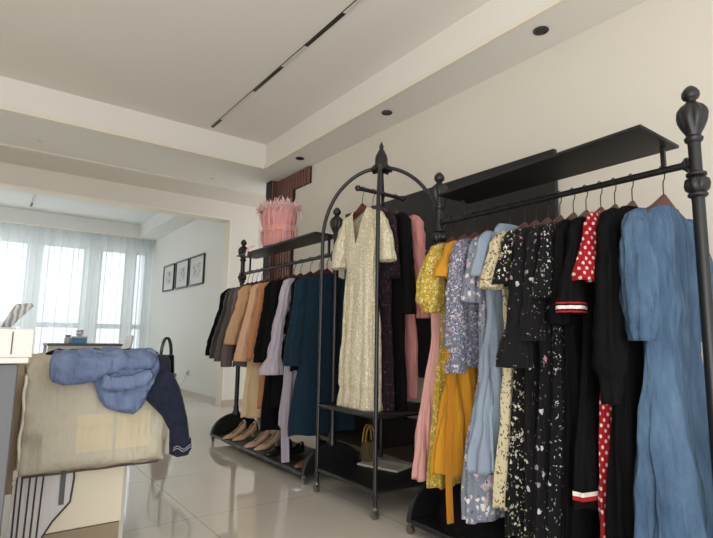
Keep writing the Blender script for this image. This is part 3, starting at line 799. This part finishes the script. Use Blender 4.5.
# lilac dress with flared cuffs
sp = [(.022, .145, 0, .02, .012), (.045, .180, 0, .034, .022), (.11, .200, 0, .038, .030), (.43, .250, 0, .036, .030), (.56, .270, 0, .042, .034), (.67, .290, 0, .084, .060), (.69, .292, 0, .088, .064)]
lil = garment('dress', 'lilac-grey dress with flared cuffs and a long sash, left of the teal coat', 'dress', RX, 3.17, FR, C['lilac'],
        P(.185, .034, .165, .210, 1.04, dh=.045), G3, folds=(8, .014), sleeves=sp, seed=57, sfolds=(8, .010))
mb = MB(); pts = [(-.195 + .006*math.sin(t*7), -.050 - .012*t, -.42-.84*t) for t in [i/30 for i in range(31)]]
mb.loft([[(p[0]-.028, p[1]-.003, p[2]), (p[0]+.028, p[1]-.008, p[2]), (p[0]+.028, p[1]-.003, p[2]), (p[0]-.028, p[1]+.003, p[2])] for p in pts])
mb.build('sash', C['lilac'], lil, True)
jacket('black jacket mostly hidden behind the teal coat on the far rack', 3.05, C['black'], .66, .56, 61, sh=.18, d=.028)
jacket('long dark teal wool coat on the far rack', 2.95, C['teal'], 1.06, .60, 59, cat='coat', hemw=.265, sh=.20, r0=.056, r1=.056, out=.05, d=.040, cuffs=(C['teal'], .10, 1.08))

# ------------------------------------------------------------------ shoes on the base board
def shoe(name, label, x, y, z, rz, m, inner, heel=.055, group='shoes on the rack base'):
    r = empty(name, label, 'shoe', (x, y, z), rz, group)
    L = .235; rings = []
    def section(t):
        w = [.027, .029, .030, .028, .030, .036, .040, .036, .024, .006]
        i = t*(len(w)-1); a = int(min(i, len(w)-2)); return w[a]+(w[a+1]-w[a])*(i-a)
    for k in range(25):
        t = k/24; w = section(t)
        zs = heel*max(0, 1-t/.62)**1.3 if t < .62 else 0
        h = .058*(1-t)**.7*(1 if t < .1 else 1) * (.75 if .2 < t < .55 else 1) + .012
        if t > .55: h = .034*(1-(t-.55)/.45*.62)
        ring = []
        for i in range(20):
            a = 2*PI*i/20; c, s = math.cos(a), math.sin(a)
            ring.append((w*c, -L/2+L*t, zs + (h*max(s, 0)**.7 if s > 0 else .004*s) + .004))
        rings.append(ring)
    mb = MB(); n = 20; mb.loft(rings, caps=False)
    # open top between heel and vamp
    keep = []
    for f in mb.f:
        ys = [mb.v[i].y for i in f]; c = sum((mb.v[i] for i in f), Vector())/4
        k = (min(ys)+L/2)/L
        idx = min(f) % n
        if .06 < k < .56 and 3 <= idx <= 6: continue
        keep.append(f)
    mb.f = keep
    o = mesh('upper', mb.v, mb.f, m, r, True); so = o.modifiers.new('thick', 'SOLIDIFY'); so.thickness = .002
    rg = [[(section(k/24)*.92*cx, -L/2+L*k/24, (heel*max(0, 1-k/24/.62)**1.3 if k/24 < .62 else 0)+.0052) for cx in (-1, -.5, 0, .5, 1)] for k in range(1, 20)]
    mi = MB(); mi.loft(rg, closed=False, caps=False); mesh('insole', mi.v, mi.f, inner, r)
    if heel > .02:
        MB().loft([[(rr*math.cos(2*PI*i/12), -L/2+.022+rr*math.sin(2*PI*i/12)+oy, zz) for i in range(12)] for rr, zz, oy in ((.022, heel+.002, 0), (.013, heel*.6, -.002), (.008, 0.001, -.004))]).build('heel', m, r, True)
    return r
beige = plain('nude_leather', (204, 172, 142), .3, var=.05); insole = plain('insole', (190, 160, 120), .5); blk = plain('black_leather', (26, 24, 24), .3)
pink = plain('blush_leather', (206, 166, 150), .3)
bz = .0702
shoe('high_heel', 'nude pointed high heel furthest left on the base board', 1.80, 4.12, bz, 1.95, beige, insole)
shoe('high_heel', 'nude pointed high heel behind the furthest left one', 1.84, 4.01, bz, 1.90, beige, insole)
shoe('high_heel', 'blush pointed high heel in the middle of the base board', 1.81, 3.72, bz, 1.90, pink, insole)
shoe('high_heel', 'nude pointed high heel right of the blush one', 1.84, 3.60, bz, 1.85, beige, insole)
shoe('flat_shoe', 'black flat shoe on the base board behind the sash', 1.83, 3.40, bz, 1.85, blk, blk, .012)
shoe('flat_shoe', 'black flat shoe nearest the lilac sash', 1.86, 3.28, bz, 1.80, blk, blk, .012)
shoe('flat_shoe', 'brown flat shoe at the near end of the base board', 1.83, 2.99, bz, 1.8, plain('brown_leather', (112, 78, 60), .35), insole, .015)

# ------------------------------------------------------------------ feathered pink bag on the far shelf
def pink_bag():
    r = empty('feathered_bag', 'pink fringed bag with a fluffy feather top, standing on the far shelf', 'bag', (1.89, 3.64, 1.618))
    pk = cloth('pink_satin', (214, 150, 146), rough=.5, wrinkle=.8); pe = cloth('peach_satin', (226, 164, 142), rough=.5)
    fe = cloth('pink_feather', (236, 200, 198)); 
    def tube(z0, z1, fx, m, name, ruff=.004):
        rg = []
        for k in range(13):
            t = k/12; z = z0+(z1-z0)*t; s = fx(t)
            rg.append([((.130+ruff*math.sin(17*a))*s*math.cos(a), (.190+ruff*math.sin(17*a))*s*math.sin(a), z) for a in [2*PI*i/72 for i in range(72)]])
        MB().loft(rg).build(name, m, r, True)
    tube(0, .14, lambda t: .80+.12*math.sin(PI*t), pk, 'lower_body')
    tube(.11, .165, lambda t: .94-.10*t, pe, 'waist_band', .002)
    tube(.15, .31, lambda t: .84+.16*math.sin(PI*t*.75), pk, 'upper_body')
    mb = MB(); rnd = random.Random(3)
    for i in range(1500):
        a = rnd.random()*2*PI; q = .70+.40*rnd.random(); b = Vector((.135*q*math.cos(a), .20*q*math.sin(a), .285+.035*rnd.random()))
        d = Vector((.030*math.cos(a)*rnd.random()+.016*rnd.gauss(0, 1), .036*math.sin(a)*rnd.random()+.016*rnd.gauss(0, 1), .006+.030*rnd.gauss(0, 1)))
        s = Vector((-math.sin(a)+rnd.gauss(0, .5), math.cos(a)+rnd.gauss(0, .5), rnd.gauss(0, .5))).normalized()*.0035
        mid = b+d*.6+Vector((0, 0, .006)); e = b+d*1.1+Vector((0, 0, -.008))
        mb.add([b-s*.5, b+s*.5, mid+s, e, mid-s], [[0, 1, 2, 4], [4, 2, 3]])
    mb.build('feather_trim', fe, r, True)
    mb = MB()
    for i in range(90):
        a = rnd.random()*2*PI; q = 1.0; z0 = .30 if i % 2 else .15
        L = .10+.14*rnd.random()
        p = Vector((.137*math.cos(a), .198*math.sin(a), z0)); s = Vector((-math.sin(a), math.cos(a), 0))*.0025; o = Vector((math.cos(a), math.sin(a), 0))*.006
        L = min(L, z0-.01)
        mb.add([p-s, p+s, p+s+o-Vector((0, 0, L)), p-s+o-Vector((0, 0, L))], [[0, 1, 2, 3]])
    mb.build('fringe', cloth('pink_fringe', (230, 168, 170)), r)
    mb = MB(); mb.tube([(-.125, .16, .02), (-.165, .175, .0), (-.180, .18, -.03), (-.182, .19, -.07)], .008, 8)
    mb.build('tie', fe, r, True)
pink_bag()

# ------------------------------------------------------------------ black panel and low console on the right wall
r = empty('wall_panel', 'very large flat black panel on the right wall behind the racks', 'panel', (W, 2.72, .62))
MB().box(-.045, -.012, -1.07, 1.07, 0, 1.415).build('panel_board', 'panel', r, bevel=.003)
MB().box(-.012, 0, -.9, .9, .15, 1.25).build('wall_mount', 'black_soft', r)
r = empty('console', 'low grey media console behind the arched stand', 'console', (2.48, 2.55, 0))
cg = plain('console_grey', (122, 112, 100), .35, var=.1); cd = plain('console_dark', (48, 42, 38), .4)
MB().box(-.20, .20, -1.05, 1.05, .40, .43).build('console_top', cg, r, bevel=.002)
MB().box(-.20, .20, -1.05, 1.05, .10, .13).build('lower_shelf', cg, r, bevel=.002)
for yy in (-1.04, -.35, .35, 1.04): MB().box(-.19, .19, yy-.012, yy+.012, 0, .40).build('upright', cd, r)
MB().box(.185, .20, -1.04, 1.04, 0, .40).build('back_board', cd, r)
r = empty('set_top_box', 'small black box with a lit pale display on the console', 'electronics', (2.36, 2.64, .43))
MB().box(-.07, .07, -.10, .10, 0, .05).build('casing', 'black', r, bevel=.004)
s = NT('lit_display'); s.b.inputs['Emission Color'].default_value = (.6, .75, 1, 1); s.b.inputs['Emission Strength'].default_value = .9
MB().box(-.0715, -.07, -.03, .03, .015, .035).build('display', s.m, r)
# magazines / boards on the tower's low shelf
r = empty('magazine', 'pale open magazine lying on the low shelf of the arched stand', 'magazine', (2.08, 2.48, .1402), .3)
pg = plain('paper_grey', (176, 170, 160), .6, var=.1, scale=25)
MB().prism([(-.11, 0), (.11, 0), (.11, .010), (.03, .016), (0, .006), (-.03, .016), (-.11, .010)], 'y', -.14, .14).build('pages', pg, r, bevel=.001)
MB().box(-.112, .112, -.142, .142, -.0001, .0012).build('cover', 'white_cloth', r)
# hanging ochre cords under the tower shelf
r = empty('corded_bag', 'small woven ochre bag with dark cords on the low shelf of the arched stand', 'bag', (2.02, 2.585, .1405))
MB().lathe([(.0, 0), (.040, .002), (.050, .03), (.050, .08), (.040, .12), (.036, .13)], n=20).build('bag_body', cloth('ochre_weave', (92, 78, 48), weave=2), r, True)
mb = MB()
for k in (-1, 1): mb.tube([(.034*math.cos(a)*1.0, k*.015, .125+.10*math.sin(a)) for a in [PI*i/14 for i in range(15)]], .005, 6)
mb.build('handle', cloth('ochre_cord', (148, 118, 58)), r, True)

# black long skirt heap at the foot of the near rack
r = empty('garment_bag', 'black cloth bag slumped under the dresses at the near rack base', 'bag', (1.88, 1.62, .0702))
rg = []
for k in range(15):
    t = k/14; ring = []
    for i in range(48):
        a = 2*PI*i/48; q = 1-.35*t**1.5 + .03*math.sin(5*a+t*3) + .05*noise.noise(Vector((math.cos(a)*2, math.sin(a)*2, t*3)))
        ring.append((.150*q*math.cos(a), .19*q*math.sin(a), .02*0+.19*t))
    rg.append(ring)
MB().loft(rg).build('bag_body', C['black'], r, True)
mb = MB(); mb.tube([(-.02, -.08+.16*i/12, .19+.05*math.sin(PI*i/12)) for i in range(13)], .007, 6); mb.build('handle', C['black2'], r, True)

# scrap of paper on the floor
v = []; f = []
for j in range(5):
    for i in range(5): v.append(((i/4-.5)*.045, (j/4-.5)*.05, .002+.006*abs(noise.noise(Vector((i*.9, j*.7, 2))))))
for j in range(4):
    for i in range(4): f.append([j*5+i, j*5+i+1, (j+1)*5+i+1, (j+1)*5+i])
o = mesh('paper_scrap', v, f, plain('white_paper', (232, 236, 246), .6)); o.location = (1.622, 2.76, 0)
so = o.modifiers.new('thick', 'SOLIDIFY'); so.thickness = .0006
tag(o, 'small white scrap of paper on the tiles in front of the arched stand', 'paper')

# ------------------------------------------------------------------ left foreground: counter, cabinet, zipped bag and folded clothes
r = empty('counter', 'grey reception counter with a thick white top at the left edge', 'counter', (-.30, 1.72, 0))
MB().box(-.60, .392, -.20, .20, 0, .824).build('counter_body', 'grey_panel', r, bevel=.003)
MB().box(-.60, .412, -.22, .22, .826, .840).build('top_lip', 'white_box', r, bevel=.003)
MB().box(-.60, .418, -.22, .22, .840, .910).build('counter_top', 'white_box', r, bevel=.003)
MB().box(.372, .3745, -.2215, -.2195, .848, .902).build('joint', 'piping', r)
s = NT('stand_pattern'); co = s.coord(); wv = s.n('ShaderNodeTexWave'); wv.inputs['Scale'].default_value = 22; wv.inputs['Distortion'].default_value = 6; s.l(co, wv.inputs[0])
s.l(s.mix(wv.outputs[0], rgba((96, 93, 90)), rgba((160, 158, 154))), s.b.inputs['Base Color']); s.b.inputs['Roughness'].default_value = .4
r = empty('card_stand', 'slanted grey patterned card stand on the white counter top', 'card stand', (.085, 1.66, .910))
MB().prism([(-.035, 0), (-.015, 0), (.035, .062), (.030, .070), (-.005, .066)], 'y', -.03, .03).build('card', s.m, r, bevel=.001)
MB().box(-.045, .0, -.032, .032, 0, .004).build('foot', 'white_box', r, bevel=.001)
r = empty('pen_cup', 'small white cup with a dark rim at the far left of the counter', 'cup', (.018, 1.66, .910))
MB().lathe([(0, 0), (.022, 0), (.024, .025), (.022, .026), (.02, .004)], n=18).build('cup_body', 'white_box', r, True)
MB().box(-.035, .012, -.015, .015, .027, .055).build('cup_lid', 'grey_panel', r, bevel=.006)

r = empty('storage_cabinet', 'low white cabinet with a cream door under the zipped bag', 'cabinet', (.40, 2.52, 0))
MB().box(-.235, .150, -.22, .24, 0, .745).build('carcass', 'white_box', r, bevel=.003)
MB().box(-.215, .135, -.235, -.222, .165, .730).build('door', 'cream_panel', r, bevel=.002)
MB().box(-.21, .13, -.232, -.222, .02, .160).build('drawer', 'brown_box', r, bevel=.002)

def sweep_slab(path, halfw, thick, n=40, seed=0, wr=.008, cx=0, bulge=0):
    """cushion-like slab swept along path points (y, z); width along x"""
    rings = []
    P2 = [Vector((0, a, b)) for a, b in path]
    # resample
    L = [0]
    for a, b in zip(P2, P2[1:]): L.append(L[-1]+(b-a).length)
    tot = L[-1]; K = 56; pts = []
    for k in range(K+1):
        s = tot*k/K
        for i in range(len(L)-1):
            if s <= L[i+1]+1e-9:
                u = (s-L[i])/(L[i+1]-L[i]); p0 = P2[max(i-1, 0)]; p1 = P2[i]; p2 = P2[i+1]; p3 = P2[min(i+2, len(P2)-1)]
                pts.append(.5*((2*p1)+(p2-p0)*u+(2*p0-5*p1+4*p2-p3)*u*u+(3*p1-p0-3*p2+p3)*u**3)); break
    for k, p in enumerate(pts):
        t = (pts[min(k+1, K)]-pts[max(k-1, 0)]).normalized(); nr = Vector((0, -t.z, t.y)) * -1
        e = min(1, min(k, K-k)/3.0); e = math.sqrt(max(.06, 1-(1-e)**2))
        ring = []
        for i in range(n):
            a = 2*PI*i/n; c, s = math.cos(a), math.sin(a)
            x = halfw*math.copysign(abs(c)**.35, c); q = thick*e*math.copysign(abs(s)**.55, s)*(1+bulge*(1-(x/halfw)**2))
            w = wr*(noise.noise(Vector((x*7+seed+k*.05, k*.12-x*4, s)))+.8*abs(noise.noise(Vector((x*13+k*.11, k*.2+seed*3-x*6, 8))))+.5*noise.noise(Vector((x*24, k*.38+seed, s+4))))
            ring.append(Vector((cx+x, 0, 0))+p+nr*(q+w*math.copysign(1, s)))
        rings.append(ring)
    return rings
r = empty('zipped_bag', 'cream satin zipped storage bag draped over the white cabinet', 'bag', (0, 0, 0))
path = [(2.66, .770), (2.50, .778), (2.32, .776), (2.255, .745), (2.225, .66), (2.215, .54), (2.212, .40)]
rg = sweep_slab(path, .250, .026, seed=2, wr=.017, cx=.415, bulge=.35)
MB().loft(rg).build('bag_cloth', 'bag_cloth', r, True)
# tinted windows in the cloth, zip and bound bottom edge
def patch(x0, x1, z0, z1, y, m, name, parent):
    v = []; f = []; K = 10
    for j in range(K+1):
        for i in range(K+1):
            x = x0+(x1-x0)*i/K; z = z0+(z1-z0)*j/K
            v.append((x, y+.003*noise.noise(Vector((x*12, z*12, 1))), z))
    for j in range(K):
        for i in range(K): q = j*(K+1)+i; f.append([q, q+1, q+K+2, q+K+1])
    o = mesh(name, v, f, m, parent); so = o.modifiers.new('thick', 'SOLIDIFY'); so.thickness = .003; return o
mb = MB(); mb.tube([(.176+.462*i/20, 2.189+.004*math.sin(i), .398) for i in range(21)], .0045, 8); mb.build('bound_edge', 'piping', r, True)
mb = MB(); mb.tube([(.163+.004*math.sin(i*.7), 2.205+(.04 if i > 18 else 0), .40+.36*i/20) for i in range(20)], .005, 8); mb.build('zip', 'trim', r, True)
mb = MB(); mb.box(.150, .162, 2.190, 2.196, .395, .425); mb.tube([(.156, 2.193, .396), (.150, 2.19, .380), (.156, 2.188, .372), (.160, 2.19, .382)], .0025, 6); mb.build('zip_pull', 'white_box', r)
# striped white hanging flap below the bag
r = empty('striped_cover', 'white fabric cover with dark piping stripes hanging below the zipped bag', 'cover', (0, 0, 0))
out = [(.150, .02), (.215, .02), (.235, .12), (.290, .215), (.343, .275), (.350, .36), (.345, .42), (.158, .42)]
MB().prism(out, 'y', 2.252, 2.262).build('cloth_panel', 'white_cloth', r, bevel=.002)
mb = MB()
for a, b in ((.168, .168), (.182, .184), (.202, .208), (.222, .228), (.240, .250)): mb.tube([(a, 2.250, .03), (b, 2.250, .40)], .0032, 6)
mb.tube([(p[0], 2.250, p[1]) for p in out[1:6]+[(.348, .39)]], .0035, 6)
mb.build('piping', 'piping', r, True)
MB().box(.305, .322, 2.247, 2.251, .27, .40).build('grey_stripe', 'grey_panel', r)
# taupe side cloth between counter and bag
r = empty('taupe_scarf', 'taupe cloth strip hanging between the counter and the zipped bag', 'cloth', (0, 0, 0))
rg = sweep_slab([(2.52, .78), (2.36, .785), (2.29, .75), (2.265, .62), (2.262, .45), (2.262, .33)], .020, .008, n=24, seed=9, wr=.004, cx=.142)
MB().loft(rg).build('scarf_cloth', 'taupe', r, True)

def puff(name, outline, m, parent, Y0, ZB, th=.02, R=.03, wr=.006, res=.012, seed=0, off=0, sag=.0):
    """folded cloth: outline in (x, v), v runs up the front and then back over the top"""
    import itertools
    def inside(x, y):
        c = False; n = len(outline)
        for i in range(n):
            x1, y1 = outline[i]; x2, y2 = outline[i-1]
            if (y1 > y) != (y2 > y) and x < (x2-x1)*(y-y1)/(y2-y1)+x1: c = not c
        return c
    def dist(x, y):
        b = 9; n = len(outline)
        for i in range(n):
            a0 = Vector(outline[i-1]); a1 = Vector(outline[i]); d = a1-a0; t = max(0, min(1, (Vector((x, y))-a0).dot(d)/max(d.length_squared, 1e-9)))
            b = min(b, (Vector((x, y))-a0-d*t).length)
        return b
    bd = []
    for i in range(len(outline)):
        a = Vector(outline[i]); b = Vector(outline[(i+1) % len(outline)]); k = max(1, int((b-a).length/res))
        for j in range(k): bd.append(a+(b-a)*j/k)
    xs = [p[0] for p in outline]; ys = [p[1] for p in outline]; pts = list(bd); yy = min(ys)
    while yy < max(ys):
        xx = min(xs)
        while xx < max(xs):
            if inside(xx, yy) and dist(xx, yy) > res*.5: pts.append(Vector((xx, yy)))
            xx += res
        yy += res
    ed = [(i, (i+1) % len(bd)) for i in range(len(bd))]
    V, _, Fc, *_ = delaunay_2d_cdt([Vector((p[0], p[1])) for p in pts], ed, [], 1, 1e-6)
    rad = .05
    def place(x, v, h):
        # front face at Y0 up to ZB-rad, quarter bend, then level
        y0 = Y0 + sag*x
        if v <= ZB-rad: return Vector((x, y0-h, v))
        a = (v-(ZB-rad))/rad
        if a < PI/2: return Vector((x, y0+rad-(rad+h)*math.cos(a), ZB-rad+(rad+h)*math.sin(a)))
        return Vector((x, y0+rad+(v-(ZB-rad)-rad*PI/2), ZB+h))
    top = []; bot = []
    for p in V:
        d = dist(p[0], p[1]); e = min(1, d/R); e = math.sqrt(1-(1-e)**2)
        w = wr*(noise.noise(Vector((p[0]*16+seed, p[1]*16, 1)))+.6*noise.noise(Vector((p[0]*38, p[1]*38+seed, 5))))
        ridge = wr*abs(noise.noise(Vector((p[0]*9+seed*2, p[1]*22, 7))))*1.5
        top.append(place(p[0], p[1], off+(th+w+ridge)*e+.001)); bot.append(place(p[0], p[1], off-.001))
    n = len(V); f = [list(t) for t in Fc] + [[i+n for i in reversed(t)] for t in Fc]
    nb = len(bd)
    for i in range(nb): j = (i+1) % nb; f.append([i, j, j+n, i+n])
    return mesh(name, top+bot, f, m, parent, True)
ZT = .806; YF = 2.185
r = empty('denim_shirt', 'folded chambray blue shirt lying over the cream bag', 'shirt', (0, 0, 0))
puff('shirt_body', [(.375, .80), (.372, .735), (.385, .69), (.398, .655), (.425, .622), (.47, .603), (.525, .592), (.553, .615), (.575, .66), (.60, .72), (.612, .76), (.61, .90), (.40, .90)], 'chambray', r, YF-.022, ZT+.006, .020, .03, .015, seed=4)
puff('shirt_sleeve', [(.226, .745), (.235, .728), (.27, .714), (.32, .716), (.37, .722), (.40, .738), (.43, .75), (.47, .76), (.58, .765), (.60, .80), (.59, .89), (.24, .89), (.222, .79)], 'chambray', r, YF-.045, ZT+.016, .012, .018, .012, seed=8)
puff('collar', [(.39, .70), (.44, .685), (.50, .69), (.56, .705), (.585, .74), (.56, .765), (.50, .745), (.44, .74), (.40, .75)], 'chambray', r, YF-.062, ZT+.012, .012, .02, .006, seed=11)
r = empty('navy_jacket', 'navy jacket lying over the cream bag with one sleeve hanging down at the right', 'jacket', (0, 0, 0))
nb_ = puff('jacket_body', [(.54, .70), (.575, .66), (.60, .72), (.66, .74), (.665, .80), (.70, .95), (.30, 1.02), (.27, .98), (.28, .86), (.50, .86)], 'navy', r, YF-.010, ZT-.008, .014, .02, .005, seed=14)
puff('sleeve', [(.555, .655), (.60, .735), (.635, .762), (.665, .745), (.695, .69), (.715, .63), (.735, .56), (.745, .50), (.752, .455), (.700, .435), (.668, .455), (.664, .52), (.630, .58), (.59, .62)], 'navy', r, YF-.030, ZT+.05, .030, .035, .010, seed=17)
cf = puff('cuff', [(.664, .475), (.668, .428), (.700, .412), (.740, .415), (.757, .440), (.752, .485), (.71, .468)], 'navy', r, YF-.036, ZT+.05, .034, .03, .008, seed=19)
mb = MB()
for z in (.447, .456): mb.tube([(.672+.078*i/10, YF-.071-.002*math.sin(i), z+.008*math.sin(i*.9)) for i in range(11)], .0012, 5)
mb.build('stitching', C['lilac'], cf, True)
r = empty('dark_garment', 'black garment bundled behind the blue shirt on the cabinet', 'clothes', (0, 0, 0))
puff('garment_cloth', [(.26, 0), (.60, 0), (.68, .03), (.72, .10), (.62, .17), (.30, .16), (.24, .08)], C['black'], r, 2.40, -.0, .012, .03, .012, seed=23).location = (0, .05, .812)
# black handbag on a stool by the opening
r = empty('handbag', 'black handbag with looped straps on a small stool, seen above the navy jacket', 'bag', (1.76, 6.0, .47))
bl = plain('glossy_black', (20, 20, 22), .15)
MB().prism([(-.10, 0), (.10, 0), (.085, .21), (-.075, .21)], 'y', -.04, .04).build('bag_body', bl, r, bevel=.015)
for k in (-1, 1): MB().tube([(.055*math.cos(a), k*.028, .20+.20*math.sin(a)) for a in [PI*i/16 for i in range(17)]], .011, 8).build('strap', bl, r, True)
r = empty('stool', 'small round stool under the black handbag', 'stool', (1.76, 6.0, 0))
MB().lathe([(0, .43), (.12, .43), (.125, .44), (.125, .46), (.12, .47), (0, .47)], n=28).build('seat', 'grey_panel', r, True)
for k in range(3):
    a = k*2*PI/3+.3; MB().tube([(.05*math.cos(a), .05*math.sin(a), .43), (.09*math.cos(a), .09*math.sin(a), 0)], .010, 8).build('leg', 'caster', r, True)
